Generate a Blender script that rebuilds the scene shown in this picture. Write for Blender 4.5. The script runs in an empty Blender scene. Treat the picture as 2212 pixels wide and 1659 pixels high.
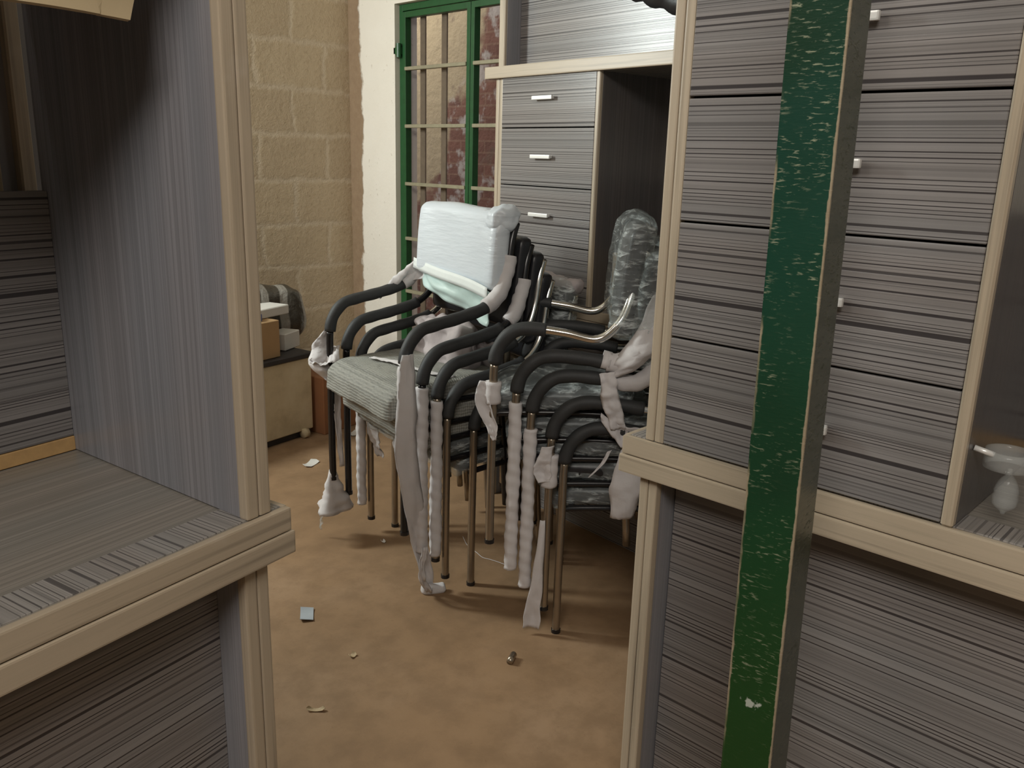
import bpy, bmesh, math, random
from mathutils import Vector, Matrix, noise
random.seed(7)
S = bpy.context.scene
C = S.collection
PI = math.pi
V = Vector

# ------------------------------------------------------------------ camera
FPX, PITCH, ROLL, YAW = 1840.0, math.radians(14.89), math.radians(1.61), math.radians(45)
fw = V((math.sin(YAW)*math.cos(PITCH), math.cos(YAW)*math.cos(PITCH), -math.sin(PITCH)))
rt = fw.cross(V((0, 0, 1))).normalized()
up = rt.cross(fw)
cr, sr = math.cos(ROLL), math.sin(ROLL)
R_ = rt*cr + up*sr
U_ = -rt*sr + up*cr
cam = bpy.data.objects.new('camera', bpy.data.cameras.new('camera'))
cam.matrix_world = Matrix(((R_.x, U_.x, -fw.x, 0), (R_.y, U_.y, -fw.y, 0), (R_.z, U_.z, -fw.z, 1.4), (0, 0, 0, 1)))
cam.data.sensor_width = 36
cam.data.lens = 36*FPX/2212
cam.data.clip_start = .02
C.objects.link(cam)
S.camera = cam

# ------------------------------------------------------------------ world, lights, exposure
W = bpy.data.worlds.new('world'); S.world = W; W.use_nodes = True
W.node_tree.nodes['Background'].inputs[0].default_value = (.75, .8, 1, 1)
W.node_tree.nodes['Background'].inputs[1].default_value = .35
S.view_settings.view_transform = 'Standard'
S.view_settings.look = 'None'
S.view_settings.gamma = 1
S.view_settings.exposure = 0.3

def lamp(name, loc, aim, size, sizey, power, col):
    l = bpy.data.lights.new(name, 'AREA'); l.shape = 'RECTANGLE'
    l.size = size; l.size_y = sizey; l.energy = power; l.color = col
    o = bpy.data.objects.new(name, l); o.location = loc
    o.rotation_euler = (V(aim)-V(loc)).to_track_quat('-Z', 'Y').to_euler()
    C.objects.link(o); return o
lamp('overhead_key_and_fill', (-.78, -.40, 2.86), (1.0, .9, .2), 1.2, .8, 44, (1, .94, .86))
lamp('overhead_key_and_fill', (-1.4, 1.9, 2.85), (.2, 2.6, .4), 1.2, .6, 16, (1, .95, .88))  # added fill without a known fitting, brightens the back wall and floor
lamp('tube_light', (.08, 4.02, 2.27), (2.0, 2.1, 1.0), .3, .9, 56, (.93, 1, .96))

# ------------------------------------------------------------------ bookkeeping helpers
def tagp(o, label=None, cat=None, group=None, kind=None):
    for k, v in (('label', label), ('category', cat), ('group', group), ('kind', kind)):
        if v: o[k] = v
    return o
def thing(name, loc=(0, 0, 0), rz=0, **k):
    o = bpy.data.objects.new(name, None); o.empty_display_size = .1
    o.location = loc; o.rotation_euler = (0, 0, rz); C.objects.link(o)
    return tagp(o, **k)
def link(name, me, m, parent=None, smooth=False, **k):
    o = bpy.data.objects.new(name, me)
    if m is not None and not me.materials: me.materials.append(m)
    if smooth:
        for p in me.polygons: p.use_smooth = True
    C.objects.link(o); o.parent = parent
    return tagp(o, **k)

class MB:
    """collects shapes into one bmesh"""
    def __init__(s): s.bm = bmesh.new()
    def box(s, x0, x1, y0, y1, z0, z1, bev=.0015, seg=1, M=None):
        t = bmesh.new(); bmesh.ops.create_cube(t, size=1)
        for v in t.verts:
            v.co = V(((x0+x1)/2+v.co.x*(x1-x0), (y0+y1)/2+v.co.y*(y1-y0), (z0+z1)/2+v.co.z*(z1-z0)))
        if bev: bmesh.ops.bevel(t, geom=t.edges[:], offset=bev, segments=seg, affect='EDGES', profile=.7)
        s.merge(t, M); return s
    def merge(s, t, M=None):
        if M is not None: t.transform(M)
        me = bpy.data.meshes.new('tmp'); t.to_mesh(me); t.free()
        s.bm.from_mesh(me); bpy.data.meshes.remove(me)
    def tube(s, pts, r, n=10, cap=True, rf=None):
        pts = [V(p) for p in pts]; rings = []
        d0 = (pts[1]-pts[0]).normalized()
        a = d0.orthogonal().normalized(); L = 0
        for i, p in enumerate(pts):
            d = (pts[min(i+1, len(pts)-1)]-pts[max(i-1, 0)]).normalized()
            a = (a-d*a.dot(d)).normalized(); b = d.cross(a)
            if i: L += (p-pts[i-1]).length
            ring = []
            for k in range(n):
                t = 2*PI*k/n
                rr = r if rf is None else rf(L, t)
                ring.append(s.bm.verts.new(p+(a*math.cos(t)+b*math.sin(t))*rr))
            rings.append(ring)
        for i in range(len(rings)-1):
            for k in range(n):
                s.bm.faces.new((rings[i][k], rings[i][(k+1) % n], rings[i+1][(k+1) % n], rings[i+1][k]))
        if cap:
            s.bm.faces.new(rings[0][::-1]); s.bm.faces.new(rings[-1])
        return s
    def grid(s, fn, nu, nv):
        vs = [[s.bm.verts.new(fn(i/nu, j/nv)) for j in range(nv+1)] for i in range(nu+1)]
        for i in range(nu):
            for j in range(nv):
                s.bm.faces.new((vs[i][j], vs[i+1][j], vs[i+1][j+1], vs[i][j+1]))
        return s
    def slab(s, c, sz, r, n=14, disp=None, warp=None):
        """rounded box, dense; disp(p,nrm)->float outward; warp(p)->p"""
        hx, hy, hz = [q/2 for q in sz]; h = (hx, hy, hz); c = V(c); cache = {}
        def vert(a, b, cc):
            key = (round(a, 5), round(b, 5), round(cc, 5))
            if key in cache: return cache[key]
            p = V((a*hx, b*hy, cc*hz))
            q = V([max(-(h[i]-r), min(h[i]-r, p[i])) for i in range(3)])
            d = (p-q); nr = d.normalized() if d.length > 1e-9 else V((0, 0, 1))
            p = q+nr*r if d.length > 1e-9 else p
            if disp: p = p+nr*disp(p, nr)
            if warp: p = warp(p)
            v = s.bm.verts.new(c+p); cache[key] = v; return v
        g = [-1+2*i/n for i in range(n+1)]
        # concentrate samples at edges
        g = [math.copysign(abs(t)**.7, t) for t in g]
        for ax in range(3):
            for sg in (-1, 1):
                for i in range(n):
                    for j in range(n):
                        q = []
                        for (a, b) in ((i, j), (i+1, j), (i+1, j+1), (i, j+1)):
                            co = [0, 0, 0]; co[ax] = sg; co[(ax+1) % 3] = g[a]; co[(ax+2) % 3] = g[b]
                            q.append(vert(*co))
                        if sg < 0: q = q[::-1]
                        try: s.bm.faces.new(q)
                        except ValueError: pass
        return s
    def mesh(s, name, M=None):
        if M is not None: s.bm.transform(M)
        me = bpy.data.meshes.new(name); s.bm.to_mesh(me); s.bm.free(); return me
    def build(s, name, m, parent=None, smooth=False, **k):
        return link(name, s.mesh(name), m, parent, smooth, **k)

def crom(P, n=8):
    P = [V(p) for p in P]; Q = [P[0]*2-P[1]]+P+[P[-1]*2-P[-2]]; out = []
    for i in range(1, len(Q)-2):
        a, b, c, d = Q[i-1:i+3]
        for k in range(n):
            t = k/n
            out.append(.5*((2*b)+(c-a)*t+(2*a-5*b+4*c-d)*t*t+(3*b-a-3*c+d)*t**3))
    out.append(P[-1]); return out
def cut(pts, a, b):
    """part of a polyline between arclengths a and b"""
    out = []; L = 0
    for i in range(len(pts)-1):
        l = (pts[i+1]-pts[i]).length
        n = max(1, int(l/.006))
        for k in range(n):
            if a <= L+l*k/n <= b: out.append(pts[i].lerp(pts[i+1], k/n))
        L += l
    return out
def solid(o, t):
    m = o.modifiers.new('s', 'SOLIDIFY'); m.thickness = t; m.offset = 0; return o
def nz(p, f=1, k=0): return noise.noise(V(p)*f+V((k*7.3, k*3.1, k*1.7)))

# ------------------------------------------------------------------ materials
class NT:
    def __init__(s, name):
        s.m = bpy.data.materials.new(name); s.m.use_nodes = True; s.t = s.m.node_tree
        s.b = s.t.nodes['Principled BSDF']
    def n(s, ty, _in=None, **k):
        x = s.t.nodes.new(ty)
        for a, v in k.items(): setattr(x, a, v)
        for a, v in (_in or {}).items():
            if isinstance(v, bpy.types.NodeSocket): s.t.links.new(v, x.inputs[a])
            else: x.inputs[a].default_value = v
        return x
    def math(s, op, a, b=0.0, c=0.0, clamp=False):
        return s.n('ShaderNodeMath', {0: a, 1: b, 2: c}, operation=op, use_clamp=clamp).outputs[0]
    def mix(s, f, a, b, bt='MIX'):
        x = s.n('ShaderNodeMix', data_type='RGBA', blend_type=bt)
        for i, v in ((0, f), (6, a), (7, b)):
            if isinstance(v, bpy.types.NodeSocket): s.t.links.new(v, x.inputs[i])
            else: x.inputs[i].default_value = v if i == 0 else tuple(v)+((1,) if len(v) == 3 else ())
        return x.outputs[2]
    def obj(s): return s.n('ShaderNodeTexCoord').outputs['Object']
    def noise(s, vec, scale, det=2, rough=.5, dim='3D', dist=0):
        i = {'Scale': scale, 'Detail': det, 'Roughness': rough, 'Distortion': dist}
        i['W' if dim == '1D' else 'Vector'] = vec
        return s.n('ShaderNodeTexNoise', i, noise_dimensions=dim).outputs[0]
    def ramp(s, f, stops, interp='LINEAR'):
        r = s.n('ShaderNodeValToRGB', {0: f}); cr = r.color_ramp; cr.interpolation = interp
        while len(cr.elements) < len(stops): cr.elements.new(.5)
        for e, (p, c) in zip(cr.elements, stops):
            e.position = p; e.color = tuple(c)+(1,) if len(c) == 3 else c
        return r.outputs[0]
    def smooth(s, v, a, b):
        return s.n('ShaderNodeMapRange', {0: v, 1: a, 2: b, 3: 0.0, 4: 1.0}, interpolation_type='SMOOTHSTEP').outputs[0]
    def set(s, **k):
        for a, v in k.items():
            a = a.replace('_', ' ')
            if isinstance(v, bpy.types.NodeSocket): s.t.links.new(v, s.b.inputs[a])
            else: s.b.inputs[a].default_value = tuple(v)+(1,) if isinstance(v, tuple) and len(v) == 3 else v
        return s
    def bump(s, h, strength=.5, dist=.002):
        b = s.n('ShaderNodeBump', {'Height': h, 'Strength': strength, 'Distance': dist})
        s.t.links.new(b.outputs[0], s.b.inputs['Normal']); return s

def plain(name, col, rough=.5, metal=0, var=.15, scale=20, bump=0, bs=60, **k):
    t = NT(name); o = t.obj()
    f = t.noise(o, scale, 4, .6)
    c = t.mix(f, [q*(1-var) for q in col], [min(1, q*(1+var)) for q in col])
    t.set(Base_Color=c, Roughness=rough, Metallic=metal, **k)
    if bump: t.bump(t.noise(o, bs, 4, .6), bump, .003)
    return t.m

def laminate(name, axis, emboss=1.0, tint=(.262, .246, .240), dark=(.035, .030, .032), shift=0.0, rough=.26):
    """grey zebra laminate with lines perpendicular to the axis"""
    t = NT(name); o = t.obj()
    sp = t.n('ShaderNodeSeparateXYZ', {0: o})
    c = t.math('ADD', sp.outputs[axis], shift)
    lowf = t.noise(t.math('ADD', c, 9.1), 17, 2, .6, '1D')
    def lines(freq, seed, wmin, wvar, lo, hi):
        ph = t.math('ADD', t.math('MULTIPLY', c, freq), t.math('MULTIPLY', t.noise(t.math('ADD', c, seed), freq*.35, 0, .5, '1D'), 2.2))
        f = t.math('FRACT', ph)
        rnd = t.n('ShaderNodeTexWhiteNoise', {'W': t.math('ADD', t.math('FLOOR', ph), seed)}, noise_dimensions='1D').outputs[0]
        w = t.math('ADD', wmin, t.math('MULTIPLY', t.math('FRACT', t.math('MULTIPLY', rnd, 7.31)), wvar))
        ln = t.math('SUBTRACT', 1.0, t.smooth(t.math('SUBTRACT', t.math('ABSOLUTE', t.math('SUBTRACT', f, .5)), w), 0, .05))
        return t.math('MULTIPLY', ln, t.smooth(rnd, lo, hi)), f, rnd
    la, fa, ra = lines(112.0, 3.3, .035, .10, -.1, .5)
    lb, fb, rb = lines(250.0, 8.8, .10, .12, .45, 1.1)
    lb = t.math('MULTIPLY', lb, t.smooth(lowf, .36, .62))
    line = t.math('MAXIMUM', la, t.math('MULTIPLY', lb, .7))
    tone = t.math('ADD', t.math('MULTIPLY', t.noise(t.math('ADD', c, 1.3), 110, 2, .6, '1D'), .6), t.math('MULTIPLY', ra, .4))
    sc = [5.0, 5.0, 5.0]; sc[axis] = 400.0
    st = t.noise(t.n('ShaderNodeVectorMath', {0: o, 1: sc}, operation='MULTIPLY').outputs[0], 1, 2, .6)
    col = t.mix(tone, [q*.70 for q in tint], [min(1, q*1.28) for q in tint])
    hue = t.noise(t.math('ADD', c, 5.5), 9, 1, .5, '1D')
    col = t.mix(1.0, col, t.mix(t.smooth(hue, .35, .65), (1.015, .995, .985), (.98, 1.0, 1.015)), 'MULTIPLY')
    col = t.mix(t.math('MULTIPLY', st, .35), col, [q*.55 for q in tint])
    col = t.mix(t.math('MULTIPLY', line, .92*emboss), col, dark)
    t.set(Base_Color=col, Roughness=rough)
    t.b.inputs['Specular IOR Level'].default_value = .45
    h = t.math('SUBTRACT', t.math('MULTIPLY', tone, .8), line)
    t.bump(h, .35*emboss+.04, .0012)
    return t.m

def trimwood(name, axis, col=(.48, .40, .30)):
    """pale edging streaked along the axis"""
    t = NT(name); o = t.obj()
    sc = [70.0, 70.0, 70.0]; sc[axis] = 1.6
    v = t.n('ShaderNodeVectorMath', {0: o, 1: sc}, operation='MULTIPLY').outputs[0]
    f = t.noise(v, 1, 4, .6)
    c = t.ramp(f, [(.25, [q*.6 for q in col]), (.48, col), (.62, [q*.93 for q in col]), (.8, [min(1, q*1.2) for q in col])])
    sm = t.smooth(t.noise(o, 9, 3, .6), .62, .8)
    c = t.mix(t.math('MULTIPLY', sm, .35), c, (.68, .62, .55))
    t.set(Base_Color=c, Roughness=.38).bump(f, .12, .001)
    return t.m

M = {}
M['frontH'] = laminate('grey laminate front lined', 2)
M['towerShadeV'] = laminate('grey laminate upright grain darkened as shade', 1, .2, tint=(.105, .095, .092), dark=(.05, .045, .045))  # open compartment's shade worked into a darker tint of the same laminate
M['frontX'] = laminate('grey laminate lined across', 0, .8, tint=(.33, .31, .29))
M['frontV'] = laminate('grey laminate lined upright', 0, .75, tint=(.17, .165, .18))
M['sideV'] = laminate('grey laminate side upright grain', 1, .22, tint=(.30, .30, .325), dark=(.08, .075, .09))
M['topX'] = laminate('grey laminate top grain', 1, .35, tint=(.29, .265, .23), dark=(.12, .11, .10))
M['trimZ'] = trimwood('pale edging upright', 2)
M['trimX'] = trimwood('pale edging level', 0)
M['trimY'] = trimwood('pale edging deep', 1)
M['raw'] = plain('raw chipboard', (.50, .31, .13), .8, var=.25, scale=60)
M['rawpale'] = plain('raw pale wood', (.50, .38, .23), .7, var=.2, scale=25)
M['handle'] = plain('brushed metal handle', (.9, .9, .88), .3, .25, var=.05)
M['dark'] = plain('dark inside', (.035, .03, .03), .6)
M['chrome'] = plain('chrome tube', (.72, .70, .66), .16, 1.0, var=.08)
M['bronze'] = plain('dull chrome tube', (.36, .30, .23), .3, .85, var=.15, scale=30)
M['black'] = plain('black gloss tube', (.012, .011, .012), .25, var=.2)
M['sleeve'] = plain('black foam sleeve', (.030, .031, .032), .62, var=.25, scale=40, bump=.15, bs=300)
M['blackfab'] = plain('black vinyl', (.018, .018, .021), .38, var=.3, bump=.25, bs=40)
M['foam'] = plain('white packing foam', (.62, .59, .59), .75, var=.08, bump=.35, bs=45)
M['foam2'] = plain('grey pink packing foam', (.42, .37, .37), .7, var=.2, scale=14, bump=.5, bs=40)
M['tape'] = plain('clear packing tape', (.82, .87, .86), .15, var=.05)
M['card'] = plain('brown cardboard', (.44, .28, .14), .85, var=.1, scale=8)
M['card3'] = plain('pale brown card', (.50, .40, .25), .8, var=.1, scale=8)
M['card2'] = plain('reddish cardboard', (.33, .15, .07), .85, var=.15, scale=8)
M['white'] = plain('white board', (.72, .70, .66), .6, var=.06)
M['blue'] = plain('blue plastic', (.03, .08, .33), .4)
M['steelgrey'] = plain('grey blue card', (.42, .46, .50), .5, var=.06)

def seatcloth():
    t = NT('grey ribbed packing cloth'); o = t.obj()
    w = t.n('ShaderNodeTexWave', {'Vector': o, 'Scale': 32.0, 'Distortion': 2.5, 'Detail': 2.0, 'Detail Scale': 2.0}, bands_direction='Z').outputs[1]
    w2 = t.n('ShaderNodeTexWave', {'Vector': o, 'Scale': 38.0, 'Distortion': 3.0, 'Detail': 2.0}, bands_direction='X').outputs[1]
    h = t.math('ADD', t.math('MULTIPLY', w, .6), t.math('MULTIPLY', w2, .4))
    f = t.noise(o, 9, 4, .6)
    c = t.mix(h, (.17, .165, .145), (.36, .35, .31))
    c = t.mix(t.math('MULTIPLY', f, .5), c, (.25, .26, .245))
    t.set(Base_Color=c, Roughness=.8).bump(h, .6, .003); return t.m
M['seatcloth'] = seatcloth()
def film():
    t = NT('clear crinkled film'); o = t.obj()
    n1 = t.noise(t.n('ShaderNodeVectorMath', {0: o, 1: (14, 14, 55)}, operation='MULTIPLY').outputs[0], 1, 5, .65, dist=.6)
    t.set(Base_Color=(.8, .86, .86), Roughness=.12); t.bump(n1, 1.0, .012)
    tr = t.n('ShaderNodeBsdfTransparent', {0: (.93, .95, .95, 1)})
    k = t.smooth(n1, .48, .72)
    fac = t.math('ADD', t.math('MULTIPLY', k, .62), .14)
    mx = t.n('ShaderNodeMixShader', {0: fac, 1: tr.outputs[0], 2: t.b.outputs[0]})
    t.t.links.new(mx.outputs[0], t.t.nodes['Material Output'].inputs[0]); return t.m
M['film'] = film()
def clearpl():
    t = NT('clear plastic'); t.set(Base_Color=(.85, .88, .88), Roughness=.1)
    tr = t.n('ShaderNodeBsdfTransparent', {0: (.95, .96, .96, 1)})
    mx = t.n('ShaderNodeMixShader', {0: .17, 1: tr.outputs[0], 2: t.b.outputs[0]})
    t.t.links.new(mx.outputs[0], t.t.nodes['Material Output'].inputs[0]); return t.m
M['clear'] = clearpl()
def backcover():
    t = NT('white foam sheet with sheen'); o = t.obj()
    f = t.noise(o, 5, 3, .5)
    c = t.mix(f, (.60, .67, .72), (.68, .71, .76))
    n = t.noise(t.n('ShaderNodeVectorMath', {0: o, 1: (1, 1, 6)}, operation='MULTIPLY').outputs[0], 14, 3, .5)
    t.set(Base_Color=c, Roughness=.35).bump(n, .35, .006); return t.m
M['cover'] = backcover()
M['mint'] = plain('pale green film skirt', (.52, .66, .63), .4, var=.08, bump=.4, bs=18)

def floor_mat():
    t = NT('dusty brown cement floor'); o = t.obj()
    a = t.noise(o, 1.3, 5, .6); b = t.noise(o, 9, 6, .65); d = t.noise(o, 60, 4, .7)
    c = t.ramp(a, [(.3, (.25, .150, .076)), (.5, (.315, .195, .105)), (.7, (.36, .235, .14))])
    c = t.mix(t.math('MULTIPLY', t.smooth(b, .35, .7), .6), c, (.20, .12, .062))
    c = t.mix(t.math('MULTIPLY', t.smooth(d, .62, .75), .5), c, (.17, .08, .035))
    t.set(Base_Color=c, Roughness=.72).bump(t.math('ADD', b, t.math('MULTIPLY', d, .3)), .18, .006); return t.m
def block_mat():
    t = NT('mud block wall'); o = t.obj()
    sp = t.n('ShaderNodeSeparateXYZ', {0: o})
    wob = t.math('ADD', t.noise(o, 7, 5, .7), t.math('MULTIPLY', t.noise(o, 1.7, 2, .5), .6))
    x = t.math('ADD', sp.outputs[0], t.math('MULTIPLY', wob, .11)); z = t.math('ADD', sp.outputs[2], t.math('MULTIPLY', wob, .06))
    v = t.n('ShaderNodeCombineXYZ', {0: t.math('ADD', x, .13), 1: t.math('SUBTRACT', z, 0.078)}).outputs[0]
    br = t.n('ShaderNodeTexBrick', {'Vector': v, 'Scale': 1.0, 'Mortar Size': .026, 'Mortar Smooth': 1.0, 'Brick Width': .43, 'Row Height': .243,
             'Color1': (.49, .385, .26, 1), 'Color2': (.56, .445, .30, 1), 'Mortar': (.62, .515, .38, 1)}, offset=.5)
    n = t.noise(o, 6, 6, .65); n2 = t.noise(o, 45, 5, .7)
    c = t.mix(t.math('MULTIPLY', n, .5), br.outputs[0], (.37, .28, .18))
    c = t.mix(t.math('MULTIPLY', t.smooth(n2, .5, .75), .35), c, (.24, .17, .10))
    t.set(Base_Color=c, Roughness=.9)
    t.bump(t.math('ADD', t.math('MULTIPLY', br.outputs[1], -.18), t.math('ADD', t.math('MULTIPLY', n, .9), t.math('MULTIPLY', n2, .35))), .7, .02); return t.m
def plaster_mat():
    t = NT('whitewashed plaster'); o = t.obj()
    sp = t.n('ShaderNodeSeparateXYZ', {0: o})
    n = t.noise(o, 7, 5, .6); n2 = t.noise(o, 28, 5, .65); n3 = t.noise(o, 2.2, 2, .5)
    e = t.math('ADD', sp.outputs[1], t.math('ADD', t.math('MULTIPLY', n, .10), t.math('MULTIPLY', n3, .06)))
    raw = t.smooth(e, 4.295, 4.315)
    c = t.mix(n, (.80, .74, .65), (.88, .83, .75))
    c = t.mix(t.math('MULTIPLY', t.smooth(n2, .63, .72), .5), c, (.50, .42, .33))
    rc = t.mix(n2, (.22, .14, .085), (.36, .255, .16))
    c = t.mix(raw, c, rc)
    t.set(Base_Color=c, Roughness=.85).bump(t.math('SUBTRACT', t.math('MULTIPLY', n2, .3), raw), .4, .02); return t.m
def yard_mat():
    t = NT('yard wall tan plaster and red brick'); o = t.obj()
    sp = t.n('ShaderNodeSeparateXYZ', {0: o})
    v = t.n('ShaderNodeCombineXYZ', {0: sp.outputs[1], 1: sp.outputs[2]}).outputs[0]
    br = t.n('ShaderNodeTexBrick', {'Vector': v, 'Scale': 1.0, 'Mortar Size': .008, 'Mortar Smooth': .5, 'Brick Width': .24, 'Row Height': .075,
             'Color1': (.24, .115, .08, 1), 'Color2': (.19, .095, .07, 1), 'Mortar': (.27, .16, .11, 1)})
    n = t.noise(o, 2.6, 4, .55); n2 = t.noise(o, 14, 5, .6)
    tan = t.mix(n2, (.42, .34, .21), (.50, .415, .27))
    pale = t.mix(n2, (.42, .38, .34), (.55, .50, .45))
    c = t.mix(t.smooth(t.noise(o, 5, 4, .6), .50, .60), br.outputs[0], pale)
    # render has come off towards the right-hand end
    e = t.math('ADD', t.math('ADD', sp.outputs[1], t.math('MULTIPLY', sp.outputs[2], .45)), t.math('MULTIPLY', t.math('SUBTRACT', n, .5), .9))
    c = t.mix(t.smooth(e, 5.30, 5.42), c, tan)
    c = t.mix(t.math('MULTIPLY', t.smooth(t.noise(o, 4.5, 3, .6), .58, .68), .6), c, (.20, .15, .11))
    t.set(Base_Color=c, Roughness=.9).bump(n2, .5, .02); return t.m
def green_mat():
    t = NT('worn green gloss paint'); o = t.obj()
    sp = t.n('ShaderNodeSeparateXYZ', {0: o})
    lo = t.noise(o, 2.2, 3, .5)
    g = t.mix(t.smooth(sp.outputs[2], .5, 1.5), (.012, .065, .014), (.010, .055, .038))
    g = t.mix(t.smooth(lo, .45, .7), g, (.008, .035, .016))
    sc = t.noise(t.n('ShaderNodeVectorMath', {0: o, 1: (60, 60, 260)}, operation='MULTIPLY').outputs[0], 1, 3, .6, dist=.3)
    zone = t.smooth(t.math('ADD', t.noise(o, 12, 3, .6), t.math('MULTIPLY', sp.outputs[2], .14)), .56, .76)
    k = t.math('MULTIPLY', t.smooth(sc, .56, .68), t.math('ADD', t.math('MULTIPLY', zone, .85), .03))
    c = t.mix(k, g, (.30, .33, .22))
    # side face: dusty, olive; local x>0 and y near 0 corner = bare arris
    side = t.smooth(t.math('SUBTRACT', sp.outputs[0], .0715), -.0006, .0006)
    dust = t.mix(t.noise(t.n('ShaderNodeVectorMath', {0: o, 1: (40, 40, 120)}, operation='MULTIPLY').outputs[0], 1, 4, .6), (.028, .042, .028), (.10, .105, .072))
    c = t.mix(side, c, dust)
    wob = t.math('MULTIPLY', t.math('SUBTRACT', t.noise(o, 35, 3, .6), .5), .006)
    dx = t.math('SUBTRACT', .073, sp.outputs[0]); dy = sp.outputs[1]
    d = t.math('ADD', t.math('MAXIMUM', dx, dy), wob)
    arr = t.math('SUBTRACT', 1.0, t.smooth(d, .0022, .0034))
    dl = t.math('ADD', t.math('MAXIMUM', sp.outputs[0], dy), wob)
    arr2 = t.math('MULTIPLY', t.math('SUBTRACT', 1.0, t.smooth(dl, .002, .004)), t.smooth(t.noise(t.n('ShaderNodeVectorMath', {0: o, 1: (0, 0, 5)}, operation='MULTIPLY').outputs[0], 1, 3, .5), .45, .55))
    c = t.mix(t.math('MAXIMUM', arr, arr2), c, t.mix(t.noise(o, 50, 3, .6), (.25, .19, .12), (.46, .40, .29)))
    bx = t.math('ADD', t.math('ABSOLUTE', t.math('SUBTRACT', sp.outputs[0], .036)), t.math('ABSOLUTE', t.math('MULTIPLY', t.math('SUBTRACT', sp.outputs[2], .655), 1.5)))
    blot = t.smooth(t.math('ADD', bx, t.math('MULTIPLY', t.noise(o, 90, 3, .6), .05)), .040, .034)
    c = t.mix(blot, c, (.50, .56, .50))
    t.set(Base_Color=c, Roughness=t.math('ADD', .25, t.math('MULTIPLY', k, .4))).bump(sc, .15, .002); return t.m
M['floor'] = floor_mat(); M['block'] = block_mat(); M['plaster'] = plaster_mat(); M['yard'] = yard_mat(); M['green'] = green_mat()
M['gate'] = plain('dark green gate paint', (.016, .085, .026), .4, var=.3, scale=30)
M['gaterung'] = plain('dusty gate bar', (.30, .27, .18), .6, var=.3, scale=30)
M['gatebar'] = plain('rusty dusty rod', (.15, .11, .075), .7, var=.3, scale=30)
M['ceil'] = plain('pale ceiling board', (.72, .68, .60), .8)
M['backwall'] = plain('plain cement wall', (.55, .50, .42), .9)
def crate_mat():
    t = NT('worn plywood'); o = t.obj()
    n = t.noise(o, 6, 5, .6)
    c = t.ramp(n, [(.3, (.50, .40, .25)), (.5, (.66, .55, .36)), (.7, (.72, .62, .44))])
    t.set(Base_Color=c, Roughness=.7); return t.m
M['crate'] = crate_mat()
def bag_mat():
    t = NT('striped dark plastic bag'); o = t.obj()
    w = t.n('ShaderNodeTexWave', {'Vector': o, 'Scale': 2.6, 'Distortion': 3.0, 'Detail': 2.0}, bands_direction='X').outputs[1]
    c = t.mix(t.smooth(w, .62, .8), (.055, .047, .036), (.30, .28, .25))
    t.set(Base_Color=c, Roughness=.35).bump(t.noise(o, 18, 4, .6), .7, .02); return t.m
M['bag'] = bag_mat()

# ------------------------------------------------------------------ setting
XW, YW = 2.95, 4.335           # right wall plane and back wall plane
HC = 3.0
MB().box(-2.6, 4.2, -2.6, 6.5, -.1, 0, 0).build('floor', M['floor'], kind='structure')
MB().box(-2.6, XW+.15, -2.6, YW+.15, HC, HC+.1, 0).build('ceiling', M['ceil'], kind='structure')
MB().box(-2.6, XW+.15, YW, YW+.15, 0, HC, 0).build('wall_back', M['block'], kind='structure')
MB().box(-2.6, XW+.15, -2.75, -2.6, 0, HC, 0).build('wall_front', M['backwall'], kind='structure')
MB().box(-2.75, -2.6, -2.75, YW+.15, 0, HC, 0).build('wall_left', M['backwall'], kind='structure')
GY0, GY1, GZ = 2.62, 3.905, 2.165    # gate opening
w = MB(); w.box(XW, XW+.15, GY1, YW, 0, HC, 0); w.box(XW, XW+.15, -2.6, GY0, 0, HC, 0); w.box(XW, XW+.15, GY0, GY1, GZ, HC, 0)
w.build('wall_right', M['plaster'], kind='structure')
MB().box(4.0, 4.12, 1.2, 6.5, 0, HC, 0).build('wall_yard', M['yard'], kind='structure')
lamp('yard_light', (3.4, 5.4, 2.8), (3.98, 4.7, 1.2), 1.0, 1.6, 19, (1, .93, .82))

# gate in the right wall
g = thing('door_1', (XW+.03, GY0, 0), 0, kind='structure')
def gbox(name, m, *a): return MB().box(*a, bev=.002).build(name, m, g, kind='structure')
GW = GY1-GY0
f = MB(); f.box(0, .04, GW-.030, GW-.002, 0, GZ-.002); f.box(0, .04, .002, .030, 0, GZ-.002); f.box(0, .04, .030, GW-.030, GZ-.035, GZ-.002)
f.build('gate_frame', M['gate'], g, kind='structure')
MID = 3.33-GY0
for a, b in ((MID+.002, GW-.033), (.033, MID-.002)):
    lf = MB()
    lf.box(-.005, .035, a, a+.026, .02, GZ-.04); lf.box(-.005, .035, b-.026, b, .02, GZ-.04)
    lf.box(-.005, .035, a+.026, b-.026, GZ-.07, GZ-.04); lf.box(-.005, .035, a+.026, b-.026, .02, .06)
    lfo = lf.build('gate_leaf', M['gate'], g, kind='structure')
    for zz in (.35, .65, .946, 1.244, 1.548, 1.842):
        MB().box(-.012, .012, a+.024, b-.024, zz-.009, zz+.009, .002).build('cross_bar', M['gaterung'], lfo, kind='structure')
    for yy in ((.975, 1.15) if a > .5 else (.24, .43)):
        MB().box(.05, .062, yy-.021, yy+.021, .05, GZ-.05, .003).build('upright_bar', M['gatebar'], lfo, kind='structure')
h = MB(); h.tube([(-.02, GW-.02, 1.90), (-.02, GW-.02, 1.97)], .014); h.box(-.03, .0, GW-.03, GW+.012, 1.915, 1.95, .002)
h.build('gate_hinge', M['gate'], g, kind='structure')

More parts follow.
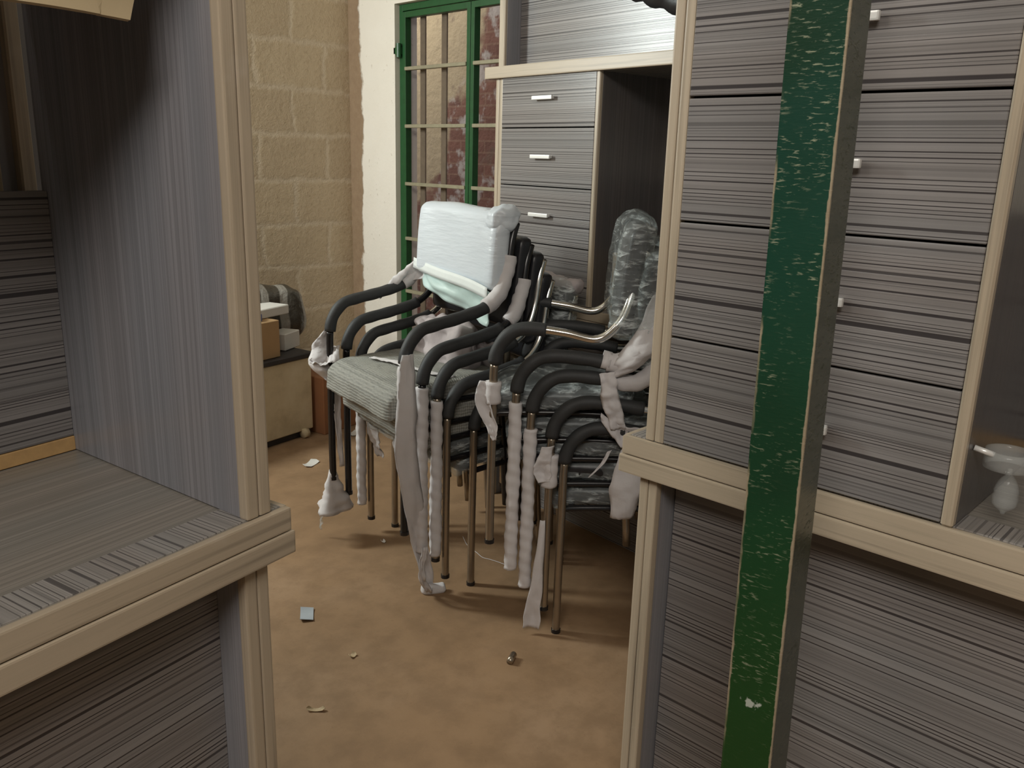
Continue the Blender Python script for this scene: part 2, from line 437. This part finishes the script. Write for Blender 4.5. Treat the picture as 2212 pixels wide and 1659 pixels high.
# ------------------------------------------------------------------ laminate wall units
# local frame: x to the right along the front, y into the depth, z up; front left corner of the worktop at the origin
ZC, TB = .88, .036
def handle(parent, x, z, y=0):
    h = MB(); h.box(x-.053, x+.053, y-.020, y-.012, z-.007, z+.007, .003, 2)
    h.box(x-.047, x-.037, y-.014, y+.001, z-.005, z+.005, .001); h.box(x+.037, x+.047, y-.014, y+.001, z-.005, z+.005, .001)
    return h.build('handle', M['handle'], parent)
def grooved(mb, x0, x1, y, z0, z1):
    """edge moulding of an upright panel: two rounded reeds and a groove"""
    m = (x0+x1)/2
    mb.box(x0, m-.001, y-.004, y+.014, z0, z1, .0035, 2); mb.box(m+.001, x1, y-.004, y+.014, z0, z1, .0035, 2)
def wall_unit(loc, rz, label, W=1.5, D=.50, hx=.335, splay=0.0, top=1.73, drawers=4, group=None, low=True):
    t = thing('sideboard', loc, rz, label=label, cat='sideboard', group=group)
    # worktop: two boards
    for i, (z1, dy) in enumerate(((ZC, .003), (ZC-TB-.002, 0))):
        z0 = z1-TB
        ov = .0 if i else .004
        b = MB(); b.box(ov+.002, W-ov-.002, dy+.004, D, z0, z1-.0005, .001)
        o = b.build('worktop_board', M['topX'], t)
        e = MB(); e.box(ov, W-ov, dy-.003, dy+.010, z0, z1, .003, 2)
        e.box(ov-.003, ov+.008, dy+.010, D, z0, z1, .003, 2); e.box(W-ov-.008, W-ov+.003, dy+.010, D, z0, z1, .003, 2)
        e.build('edging', M['trimX'], o)
        if i == 0:
            MB().box(ov+.010, W-ov-.008, dy+.012, dy+.075, z1-.002, z1+.0012, .0005).build('lined_band', M['frontX'], o)
    zt = top-.043
    # upright panels above and below
    for x0, nm in ((.050, 'l'), (W-.078, 'r')):
        x1 = x0+(.040 if nm == 'l' else .044)
        p = MB().box(x0+.001, x1-.001, .022, D-.002, ZC+.001, zt, .001).build('side_panel', M['sideV'], t)
        if nm == 'r' and splay:
            for v in p.data.vertices: v.co.x += splay*max(0, v.co.y-.03)
        e = MB(); grooved(e, x0, x1, .014, ZC+.001, zt); e.build('edging', M['trimZ'], p)
        if low:
            p = MB().box(x0-.007, x1-.009, .024, D-.002, 0, ZC-2*TB-.002, .001).build('side_panel', M['sideV'], t)
            e = MB(); grooved(e, x0-.008, x1-.008, .018, 0.0, ZC-2*TB-.003); e.build('edging', M['trimZ'], p)
    if low:
        MB().box(.084, W-.085, .080, .098, .0, ZC-2*TB-.002, .001).build('front_panel', M['frontH'], t)
    # top board
    b = MB().box(.003, W-.003, .004, D, zt, top, .001).build('top_board', M['topX'], t)
    MB().box(0, W, -.008, .010, zt-.0, top, .004, 2).build('edging', M['trimX'], b)
    # drawer tower
    x0, x1 = .092, .592
    dh = .2085
    tw = MB(); tw.box(x1-.001, x1+.016, .020, D-.02, ZC+.001, ZC+dh*drawers-.008, .001); tw.build('tower_side', M['towerShadeV'], t)
    MB().box(x1-.002, x1+.016, .004, .021, ZC+.001, ZC+dh*drawers-.008, .003).build('tower_edging', M['trimZ'], t)
    for k in range(drawers):
        z0 = ZC+.004+dh*k; z1 = z0+dh-.004
        if k == drawers-1: z1 -= .008
        d = MB(); d.box(x0+.001, x1-.003, .006, .024, z0, z1, .0015)
        do = d.build('drawer', M['frontH'], t)
        handle(do, hx, (z0+z1)/2+.002, .006)
    # back of the open side
    MB().box(x1+.020, W-.077+splay*(D-.05), D-.02, D-.004, ZC+.027, 1.327, .001).build('back_panel', M['frontH'], t)
    MB().box(x1+.020, W-.077+splay*(D-.05), D-.022, D-.003, ZC+.001, ZC+.026, .001).build('batten', M['raw'], t, label='bare orange wood batten')
    MB().box(.092, x1-.004, D-.016, D-.004, ZC+.002, zt-.002, .001).build('back_panel', M['sideV'], t)
    return t

right = wall_unit((1.280, .973, 0), math.radians(-88), 'grey lined sideboard on the right behind the green post', hx=.354)
LW = 1.5
cl, sl = math.cos(math.radians(13.35)), math.sin(math.radians(13.35))
left = wall_unit((.616-LW*cl, 1.078-LW*sl, 0), math.radians(13.35), 'grey lined sideboard on the left, nearest the camera, with an open compartment', splay=.075, D=.512)
far = wall_unit((2.358, 2.545, 0), math.radians(-94.5), 'grey sideboard with four drawers against the far wall behind the chairs')

# second tier on the far sideboard
def tier(loc, rz):
    t = thing('shelf_cabinet', loc, rz, label='upper shelf cabinet standing on top of the far sideboard', cat='cabinet')
    for x0 in (.045, 1.40):
        p = MB().box(x0+.001, x0+.033, .035, .48, 0, 1.0, .001).build('side_panel', M['sideV'], t)
        MB().box(x0, x0+.034, .022, .036, 0, 1.0, .003).build('edging', M['trimZ'], p)
    MB().box(.079, 1.40, .10, .116, 0.0, 1.0, .001).build('back_panel', M['frontH'], t)
    MB().box(.03, 1.45, .02, .48, 1.0, 1.03, .002).build('top_board', M['topX'], t)
    return t
tier((2.358, 2.545, 1.731), math.radians(-94.5))

def drape(u, v):
    x = .72+.62*u
    lowz = 1.905-.075*min(1, u/.35)-.012*abs(math.sin(u*26))
    return V((x, -.004-.010*math.sin(u*14)-.008*math.sin(v*5+u*6), lowz+(2.768-lowz)*v)) if v < .9 else V((x, -.004-.010*math.sin(u*14)+(v-.9)*1.2, 2.768))
o = MB().grid(drape, 40, 20).build('plastic_sheet', M['blackfab'], None, True, label='black plastic sheet with a scalloped edge hanging from the top of the upper shelf cabinet', cat='sheet')
o.location = far.location; o.rotation_euler = far.rotation_euler; solid(o, .003)

# dark cabinet behind the left sideboard
t = thing('cabinet', (.616-1.5*cl-sl*.56, 1.078-1.5*sl+cl*.56, 0), math.radians(13.35), label='dark cabinet with pale edge strips standing behind the left sideboard', cat='cabinet')
MB().box(.2, 1.72, .03, .45, 0, 2.05, .002).build('carcass', M['sideV'], t)
for x in (1.406, 1.463):
    MB().box(x, x+.026, .012, .032, 0, 2.05, .003).build('edging', M['trimZ'], t)

# brown card lying over the front of the left sideboard's top
def flap(u, v):
    x = .75+(1.362-.75)*u; k = 1-v
    return V((x-(.02*max(0, k-.7)/.3*(u > .9)), .072+.010*math.sin(k*2.2)-.030*max(0, k-.75)-.004*math.sin(11*u)*k, 1.686-k*(.140-.002*math.sin(9*u))))
o = MB().grid(flap, 30, 18).build('cardboard_sheet', M['card3'], None, label='brown cardboard sheet hanging from under the top of the left sideboard', cat='cardboard')
o.location = left.location; o.rotation_euler = left.rotation_euler; solid(o, .006)

# ------------------------------------------------------------------ green post
K = V((.990, .476)); s = .073
ang = math.radians(-83)      # local x runs along the front face towards the arris
ux = V((math.cos(ang), math.sin(ang)))
o = MB().box(0, s, 0, s, 0, HC, .0022, 2).build('support_post', M['green'], None, label='tall worn green square post in front of the right sideboard', cat='post')
p0 = K-ux*s
tiltx, tilty = -.013, .021
o.matrix_world = Matrix.Translation((p0.x-tiltx*1.08, p0.y-tilty*1.08, 0)) @ Matrix(((1, 0, tiltx, 0), (0, 1, tilty, 0), (0, 0, 1, 0), (0, 0, 0, 1))) @ Matrix.Rotation(ang, 4, 'Z')

# ------------------------------------------------------------------ chairs
def arm_path(sg, hw, arm, rise):
    y = sg*hw
    P = [(0, y, 0), (0, y, .2), (.002, y, .42), (.003, y, .54), (.016, y, .60), (.055, y, .645), (.11, y, arm), (.20, y, arm+rise*.4),
         (.29, y, arm+rise), (.345, y*.985, arm+rise+.045), (.375, y*(.96 if rise > .02 else .88), arm+rise+.11), (.395, y*(.93 if rise > .02 else .80), arm+rise+.2), (.42, y*(.9 if rise > .02 else .78), .965 if rise > .02 else .88)]
    return crom(P, 7)
def leg_len(p): return sum((p[i+1]-p[i]).length for i in range(len(p)-1))
def spiral_wrap(pts, r, turns=30.0, seed=0, loose=.004):
    return lambda L, t: r+.0012*math.sin(L*2*PI*turns*.9+t)+loose*(noise.noise(V((L*16, math.cos(t)*1.3+seed, math.sin(t)*1.3)))+.35)
def chair(loc, rz, label, group, hw=.276, arm=.66, rise=.04, tube='bronze', slv=None, back='black', seat='black', wrap_l=None, wrap_r=None, seed=0):
    t = thing('armchair', loc, rz, label=label, cat='chair', group=group)
    for sg, wr in ((1, wrap_l), (-1, wrap_r)):
        p = arm_path(sg, hw, arm, rise)
        full = leg_len(p)
        m = M['chrome'] if tube in ('chrome', 'mixed') else M['black']
        leg = MB().tube(cut(p, 0, .56), .0125, 12).build('leg', M['bronze'] if tube != 'black' else M['black'], t, True)
        MB().tube([(0, sg*hw, 0), (0, sg*hw, .012)], .0145, 12).build('foot_cap', M['black'], leg)
        am = MB().tube(cut(p, .555, full), .0125, 12).build('arm', m, t, True)
        MB().tube(cut(p, .545, (.545+(.36 if rise > .02 else .33)) if slv is None else slv), .0185, 14, rf=lambda L, a: .0198+.0006*math.sin(L*90)).build('arm_sleeve', M['sleeve'], am, True)
        if wr:
            for (a, b, rr) in wr:
                q = cut(p, a, b)
                MB().tube(q, .016, 14, rf=spiral_wrap(q, rr, seed=seed+sg)).build('foam_wrap', M['foam'], t, True)
        # rear leg
        y = sg*(hw-.035)
        rl = crom([(.345, y, .405), (.365, y, .38), (.385, y, .30), (.41, y, 0)], 6)
        MB().tube(rl, .0115, 10).build('leg', M['bronze'] if tube != 'black' else M['black'], t, True)
    # seat rails and back rail
    fr = MB()
    for sg in (1, -1):
        fr.tube(crom([(.0, sg*hw, .395), (.02, sg*(hw-.02), .40), (.20, sg*(hw-.033), .405), (.36, sg*(hw-.035), .405)], 4), .010, 8)
    fr.tube([(.03, -hw+.02, .40), (.03, hw-.02, .40)], .010, 8); fr.tube([(.34, -hw+.03, .40), (.34, hw-.03, .40)], .010, 8)
    fr.build('seat_frame', M['black'], t, True)
    sw = 2*(hw-.032)
    def swarp(p): return V((p.x, p.y, p.z-.030*max(0, (-p.x-.13)/.09)**2+.006*(p.x/.2)))
    ds = (lambda p, n: .005*nz(p, 14, seed)+.002*nz(p, 50, seed))
    sc = MB().slab((.185, 0, .440 if seat != 'cloth' else .428), (.42 if seat != 'cloth' else .44, sw, .055 if seat != 'cloth' else .085), .024, 18, ds if seat != 'black' else None, swarp)
    st = sc.build('seat', M['seatcloth'] if seat == 'cloth' else M['blackfab'], t, True)
    if seat == 'film':
        MB().slab((.185, 0, .442), (.436, sw+.012, .068), .028, 26, lambda p, n: .009*nz(p, 11, seed+3)+.004*nz(p, 38, seed), swarp).build('plastic_wrap', M['film'], st, True)
    # backrest
    bw = 2*(hw-.02) if rise < .02 else 2*(hw-.012)
    bx = .388 if rise < .02 else .395
    bz = .788 if rise < .02 else .83
    def bwarp(p): return V((p.x+.9*p.y*p.y*-.35+.085*p.z+.25*p.z*p.z, p.y, p.z))
    if back == 'cover':
        b = MB().slab((.372, -.018, .872), (.075, .505, .255), .032, 22, lambda p, n: .006*nz(p, 7, 5)+(.012*nz(p, 22, 2) if p.y < -.13 and p.z > .06 else 0), bwarp)
        b.build('backrest', M['cover'], t, True, label='white foam covered backrest')
    else:
        b = MB().slab((bx, 0, bz), (.055, bw, .30), .020, 14, None, bwarp)
        bo = b.build('backrest', M['blackfab'], t, True)
        if back == 'film':
            MB().slab((bx-.005, 0, bz+.01), (.092, bw+.06 if rise < .02 else bw+.05, .34), .045, 26, lambda p, n: .010*nz(p, 9, seed+1)+.004*nz(p, 40, seed), bwarp).build('plastic_wrap', M['film'], bo, True)
    return t

C1 = V((1.807, 2.2035)); a1 = math.radians(-9.75); fd1 = V((-math.cos(a1), -math.sin(a1)))
C2 = V((1.755, 1.536)); a2 = math.radians(-49); fd2 = V((-math.cos(a2), -math.sin(a2))); lat2 = V((-math.sin(a2), math.cos(a2))); HW2 = .23
def at1(s, h): p = C1+fd1*s; return (p.x, p.y, h)
def at2(s, h): p = C2+fd2*s+lat2*HW2; return (p.x, p.y, h)
G1, G2 = 'armchairs in the left stack', 'armchairs in the right stack'
top1 = chair(at1(.25, .245), a1, 'topmost armchair of the left stack, white covered backrest and grey cloth seat', G1, tube='black', back='cover', seat='cloth',
      wrap_r=[(.30, .55, .020), (.895, 1.10, .023)], wrap_l=[(.895, .98, .020)], seed=1)
sec1 = chair(at1(.19, .175), a1, 'second armchair from the top of the left stack', G1, tube='black', back='black', seat='cloth', wrap_r=[(.0, .55, .019), (.93, 1.09, .022)], seed=2)
mid1 = chair(at1(.137, .125), a1, 'middle armchair of the left stack', G1, tube='mixed', seat='cloth', back='black', wrap_r=[(.02, .55, .018)], wrap_l=[(0, .5, .016)], seed=3)
four1 = chair(at1(.10, .055), a1, 'fourth armchair from the top of the left stack, bare metal legs', G1, tube='mixed', back='black', seat='film', seed=4)
low1 = chair(at1(0, 0), a1, 'lowest armchair of the left stack, feet on the floor', G1, tube='mixed', back='film', seat='film', seed=5)
top2 = chair(at2(.21, .285), a2, 'topmost armchair of the right stack, chrome arm and plastic wrapped backrest', G2, HW2, .655, -.022, 'chrome', .76, 'film', 'film', wrap_r=[(.43, .50, .022)], seed=6)
sec2 = chair(at2(.145, .205), a2, 'second armchair from the top of the right stack, foam wrapped leg', G2, HW2, .66, -.012, 'mixed', None, 'film', 'film', wrap_r=[(0, .52, .018), (.86, 1.08, .026)], seed=7)
mid2 = chair(at2(.10, .15), a2, 'middle armchair of the right stack, foam wrapped leg', G2, HW2, .66, -.012, 'mixed', None, 'black', 'film', wrap_r=[(0, .50, .018), (.84, 1.0, .022)], seed=8)
four2 = chair(at2(.04, .075), a2, 'fourth armchair from the top of the right stack', G2, HW2, .66, -.012, 'mixed', None, 'black', 'film', wrap_r=[(.40, .50, .022)], seed=9)
low2 = chair(at2(0, 0), a2, 'lowest armchair of the right stack, feet on the floor', G2, HW2, .66, -.012, 'mixed', None, 'black', 'film', seed=10)

# loose packing on the chairs
def ribbon(name, parent, pts, ws, wd, m, seed=0, crumple=.006, n=26, world=True, nv=8, **k):
    P = crom(pts, 8); N = len(P)-1; wd = V(wd).normalized()
    def fn(u, v):
        f = u*N; i = min(N-1, int(f)); p = P[i].lerp(P[i+1], f-i)
        g = u*(len(ws)-1); j = min(len(ws)-2, int(g)); w = ws[j]+(ws[j+1]-ws[j])*(g-j)
        d = (P[min(N, i+1)]-P[i]).normalized(); nr = d.cross(wd).normalized()
        w *= 1+.25*nz((u*6, v, 0), 1, seed)
        return p+wd*w*(v-.5)+nr*(crumple*(nz((u*7, v*2.2, seed), 1)+.6*nz((u*20, v*5, seed), 1))+w*.25*math.cos((v-.5)*PI)*math.sin(seed+u*4))
    mb = MB().grid(fn, n, nv)
    Mx = None
    if world and parent: Mx = (Matrix.Translation(parent.location) @ Matrix.Rotation(parent.rotation_euler.z, 4, 'Z')).inverted()
    return solid(mb.build(name, m, parent, True, **k) if Mx is None else link(name, mb.mesh(name, Mx), m, parent, True, **k), .0015)
FO = M['foam']
bd1 = (.986, -.169, 0); bd2 = (.656, -.755, 0)
ribbon('loose_foam', top1, [(1.512, 1.950, .83), (1.500, 1.945, .66), (1.508, 1.948, .48), (1.545, 1.955, .28), (1.59, 1.965, .12), (1.625, 1.985, .015)], [.035, .07, .075, .062, .05, .03], bd1, FO, 1, .012, 40)
ribbon('loose_foam', top1, [(1.56, 1.93, .20), (1.555, 1.94, .10), (1.60, 1.96, .03), (1.64, 1.99, .012)], [.02, .022, .022, .03], bd1, FO, 5, .012, 24)
mb = MB().tube([(0.0, .282, .035-.012*i) for i in range(14)], .02, 18, rf=lambda L, a: .012+L*.30*(1+.25*math.sin(3*a+L*9))+.018*L/.1*noise.noise(V((L*40, math.cos(a), math.sin(a)))))
mb.build('plastic_bag', FO, top1, True)
ribbon('loose_foam', top1, [(-.005, .286, -.06), (-.03, .31, -.13), (-.035, .33, -.21)], [.02, .03, .012], (0, 1, .2), M['clear'], 3, .01, world=False)
ribbon('loose_foam', top1, [(.02, .27, .33), (.02, .262, .2), (.03, .262, .05)], [.03, .022, .018], (1, 0, 0), FO, 4, .006, world=False)
ribbon('foam_corner', top1, [(.0, .292, .56), (-.015, .30, .50), (-.02, .29, .43), (.0, .26, .375)], [.006, .07, .10, .035], (-1, .55, 0), FO, 2, .014, world=False)
ribbon('foam_corner', top1, [(.03, .255, .475), (-.02, .27, .46), (-.065, .30, .445)], [.09, .08, .012], (.5, 1, .6), FO, 5, .012, world=False)
ribbon('loose_foam', top1, [(.36, .20, .78), (.31, .262, .745), (.235, .285, .69), (.20, .285, .66)], [.10, .085, .06, .02], (.3, -.3, 1), FO, 2, .012, world=False)
ribbon('loose_foam', top1, [(.10, .15, .474), (.13, .04, .476), (.15, -.10, .476), (.20, -.22, .475)], [.018, .028, .020, .035], (1, .2, 0), FO, 6, .004, world=False)
def skirt(u, v):
    y = .232-.475*u; z = (.785-.045*u)*(1-v)+(.712-.085*u-.01*math.sin(u*PI))*v
    return V((.325+.014*math.sin(u*8+v*3)*v+.014*nz((u*6, v*4, 1))+.015*v, y*(1-.05*v), z))
solid(MB().grid(skirt, 30, 12).build('film_skirt', M['mint'], top1, True), .002)
def band(u, v):
    y = .240-.486*u; z = .800-.045*u-.036*v-.004*math.sin(u*6)
    return V((.322-.10*(y*y)+.6*0+.07*(z-.8), y, z))
solid(MB().grid(band, 24, 3).build('tape_band', M['tape'], top1, True), .002)
MB().slab((.375, -.232, .968), (.10, .085, .07), .03, 24, lambda p, n: .014*nz(p, 18, 8)+.007*nz(p, 44, 2)).build('crumpled_foam', M['cover'], top1, True)
# foam bunched between the seat backs
MB().slab((.26, .02, .60), (.10, .36, .17), .045, 30, lambda p, n: .03*nz(p, 8, 4)+.022*nz(p, 26, 6)).build('bunched_foam', M['foam2'], sec1, True)
MB().slab((.29, -.03, .60), (.08, .30, .15), .035, 28, lambda p, n: .03*nz(p, 9, 5)+.022*nz(p, 28, 6)).build('bunched_foam', M['foam2'], mid1, True)
ribbon('loose_foam', mid1, [(.03, .24, .40), (.02, .22, .30), (.04, .20, .20)], [.02, .06, .03], (.3, -1, 0), FO, 7, .012, world=False)
ribbon('loose_foam', mid1, [(.05, .10, .38), (.05, .08, .28), (.06, .07, .18)], [.02, .05, .02], (.3, -1, 0), FO, 9, .012, world=False)
MB().slab((.415, -.06, .985), (.06, .44, .05), .022, 22, lambda p, n: .012*nz(p, 12, 8)+.006*nz(p, 40, 2)).build('foam_top', M['foam2'], low1, True)
# right stack
ribbon('loose_foam', top2, [(-.022, -.235, .50), (-.03, -.245, .45), (.0, -.25, .37), (.01, -.25, .33)], [.03, .045, .035, .012], (1, -.2, 0), FO, 3, .008, world=False)
ribbon('loose_foam', four2, [(-.005, -.252, .53), (-.02, -.255, .47), (-.012, -.255, .42)], [.035, .05, .04], (1, 0, .15), FO, 8, .005, world=False)
ribbon('loose_foam', four2, [(-.012, -.25, .30), (-.02, -.252, .15), (-.03, -.254, .03), (-.035, -.255, -.055)], [.014, .028, .044, .05], (1, 0, 0), FO, 1, .004, world=False)
ribbon('loose_foam', low2, [(.235, -.255, .67), (.20, -.262, .60), (.185, -.265, .50), (.175, -.268, .405)], [.05, .075, .095, .06], (1, 0, .05), FO, 4, .010, 30, world=False)
ribbon('loose_foam', low2, [(.13, -.25, .60), (.11, -.255, .56), (.075, -.26, .52)], [.014, .016, .008], (1, 0, .5), FO, 9, .004, 12, world=False)
ribbon('loose_foam', mid2, [(.21, -.256, .68), (.225, -.262, .60), (.25, -.265, .52)], [.04, .055, .04], (1, 0, .2), FO, 6, .012, 24, world=False)
ribbon('loose_foam', mid2, [(.20, -.25, .55), (.26, -.262, .50), (.32, -.26, .50)], [.02, .06, .05], (0, .1, 1), FO, 2, .010, 24, world=False)
MB().tube([(.24, -.23, .655), (.263, -.23, .65)], .027, 16, rf=lambda L, a: .026+.003*math.sin(3*a)).build('foam_tie', FO, sec2, True)
ribbon('loose_foam', sec2, [(.395, -.22, .85), (.37, -.235, .76), (.33, -.245, .67), (.30, -.25, .62)], [.06, .09, .14, .07], (1, 0, .4), FO, 5, .012, 24, world=False)
MB().slab((.12, .02, .479), (.11, .17, .012), .005, 10, lambda p, n: .003*nz(p, 30, 1)).build('foam_pad', M['steelgrey'], mid2, True)

# ------------------------------------------------------------------ crate corner
ca = math.radians(11.5)
t = thing('crate', (2.222, 3.649, 0), ca, label='pale plywood crate with dark rim against the block wall', cat='crate')
MB().box(-.9, 0, 0, .45, .035, .41, .012, 3).build('body', M['crate'], t)
MB().box(-.92, .01, -.012, .46, .41, .435, .004).build('lid', M['dark'], t, label='dark lid rim')
MB().box(-.9, .0, .02, .45, .0, .035, .003).build('base_rail', M['dark'], t)
MB().tube([(-.05, -.006, .025), (-.08, -.006, .025)], .024, 12).build('foot', M['crate'], t, True)
o = MB().box(-.32, 0, 0, .26, 0, .18, .003).build('cardboard_box', M['card'], None, label='brown cardboard box on top of the plywood crate', cat='box')
o.location = (2.045, 3.635, .437); o.rotation_euler = (0, 0, ca+.03)
o = MB().box(-.03, .03, -.02, .02, 0, .035, .006, 2).build('blue_cap', M['blue'], None, label='small blue plastic cap on the cardboard box', cat='cap')
o.location = (1.93, 3.66, .618); o.rotation_euler = (0, 0, ca)
o = MB().box(-.13, .13, -.09, .09, 0, .045, .004).build('foam_block', M['white'], None, label='white foam block lying on the cardboard box', cat='packing', group='white foam blocks')
o.location = (2.02, 3.80, .618); o.rotation_euler = (0, .0, .35)
o = MB().box(-.07, .07, -.05, .05, 0, .085, .004).build('foam_block', M['white'], None, label='white foam block on the crate beside the cardboard box', cat='packing', group='white foam blocks')
o.location = (2.16, 3.80, .437); o.rotation_euler = (0, 0, .5)
def bagd(p, n): return .035*nz(p, 4, 3)+.015*nz(p, 12, 4)
o = MB().slab((0, 0, 0), (.42, .24, .30), .115, 26, bagd).build('plastic_bag', M['bag'], None, True, label='dark striped stuffed plastic bag on the crate by the wall', cat='bag')
o.location = (2.17, 3.985, .60)
o = MB().box(0, .30, 0, .28, 0, .30, .004).build('cardboard_box', M['card2'], None, label='reddish cardboard box on the floor beside the crate', cat='box')
o.location = (2.255, 3.60, 0); o.rotation_euler = (0, 0, ca)

# pale board in the far sideboard's open side
o = MB().box(.62, 1.2, .10, .118, 0, .20, .002).build('wooden_board', M['rawpale'], None, label='pale wooden board standing in the open side of the far sideboard', cat='board')
o.location = (far.location.x, far.location.y, ZC+.002); o.rotation_euler = far.rotation_euler

# clear ring and drop on the right sideboard
t = thing('glass_holder', right.location, right.rotation_euler.z, label='clear plastic ring holder with a hanging drop on the right sideboard side panel', cat='holder')
MB().tube([(.609, .045, 1.000), (.636, .050, .994)], .0045, 10).build('metal_pin', M['handle'], t, True)
ring = MB()
cx, cy, cz = .650, .075, .985
def rg(u, v):
    a = u*2*PI; r = .031+.001*math.sin(v*PI)
    return V((cx+r*math.cos(a), cy+r*math.sin(a), cz+.014-.028*v))
solid(ring.grid(rg, 36, 3).build('ring', M['clear'], t, True), .003)
dr = MB(); dr.tube([(cx+.005, cy+.0, cz-.014-.004*i) for i in range(19)], .01, 16, rf=lambda L, a: max(.003, .78*[.004, .004, .005, .009, .013, .016, .018, .020, .021, .0225, .021, .0225, .023, .0215, .022, .018, .012, .005, .003][min(18, int(L/.004+.5))]))
dr.build('drop', M['clear'], t, True)

# ------------------------------------------------------------------ litter on the floor
def scrap(name, loc, sx, sy, m, label, cat, rz=0, h=.002, curl=.006):
    o = MB().grid(lambda u, v: V(((u-.5)*sx*(1-(0 if name == 'paper_tag' else .5)*abs(v-.5)), (v-.5)*sy, h+curl*abs(u-.5)**2*4*(.5+v))), 6, 6).build(name, m, None, label=label, cat=cat)
    o.location = loc; o.rotation_euler = (0, 0, rz); return solid(o, .0015)

scrap('paper_scrap', (1.976, 3.278, 0), .10, .045, M['white'], 'torn white paper scrap on the floor in front of the crate', 'scrap', .5)
scrap('paper_scrap', (2.379, 3.52, 0), .08, .05, M['white'], 'small white paper scrap on the floor by the reddish box', 'scrap', .2)
scrap('paper_tag', (1.245, 2.122, 0), .075, .04, M['steelgrey'], 'blue grey paper tag on the open floor', 'tag', 1.0)
scrap('wood_chip', (1.222, 1.839, 0), .024, .016, M['rawpale'], 'small pale chip on the open floor', 'chip', .3)
scrap('wood_sliver', (1.01, 1.696, 0), .05, .012, M['rawpale'], 'thin pale sliver on the floor near the left sideboard', 'chip', -.75)
scrap('paper_bit', (1.733, 2.388, 0), .016, .014, M['white'], 'tiny white bit on the floor under the left stack', 'scrap', 0)
o = MB().tube([(0, 0, .010), (.036, .02, .010)], .0095, 12).build('tube_stub', M['bronze'], None, True, label='short brown stub lying on the open floor', cat='stub'); o.location = (1.527, 1.505, 0)
o = MB().slab((0, 0, .016), (.085, .034, .034), .015, 12, lambda p, n: .010*nz(p, 25, 3)).build('foam_crumb', M['foam'], None, True, label='crumpled white foam crumb on the floor by the left stack', cat='scrap'); o.location = (1.634, 1.975, 0); o.rotation_euler = (0, 0, -.5)
MB().tube(crom([(1.987, 2.228, .002), (1.95, 2.16, .002), (1.935, 2.092, .002), (1.925, 2.05, .002), (1.935, 2.018, .002), (1.945, 1.97, .002), (1.949, 1.919, .002)], 6), .0011, 6).build('thread', M['foam'], None, True, label='thin white thread on the floor between the stacks', cat='thread')
bpy.context.view_layer.update()
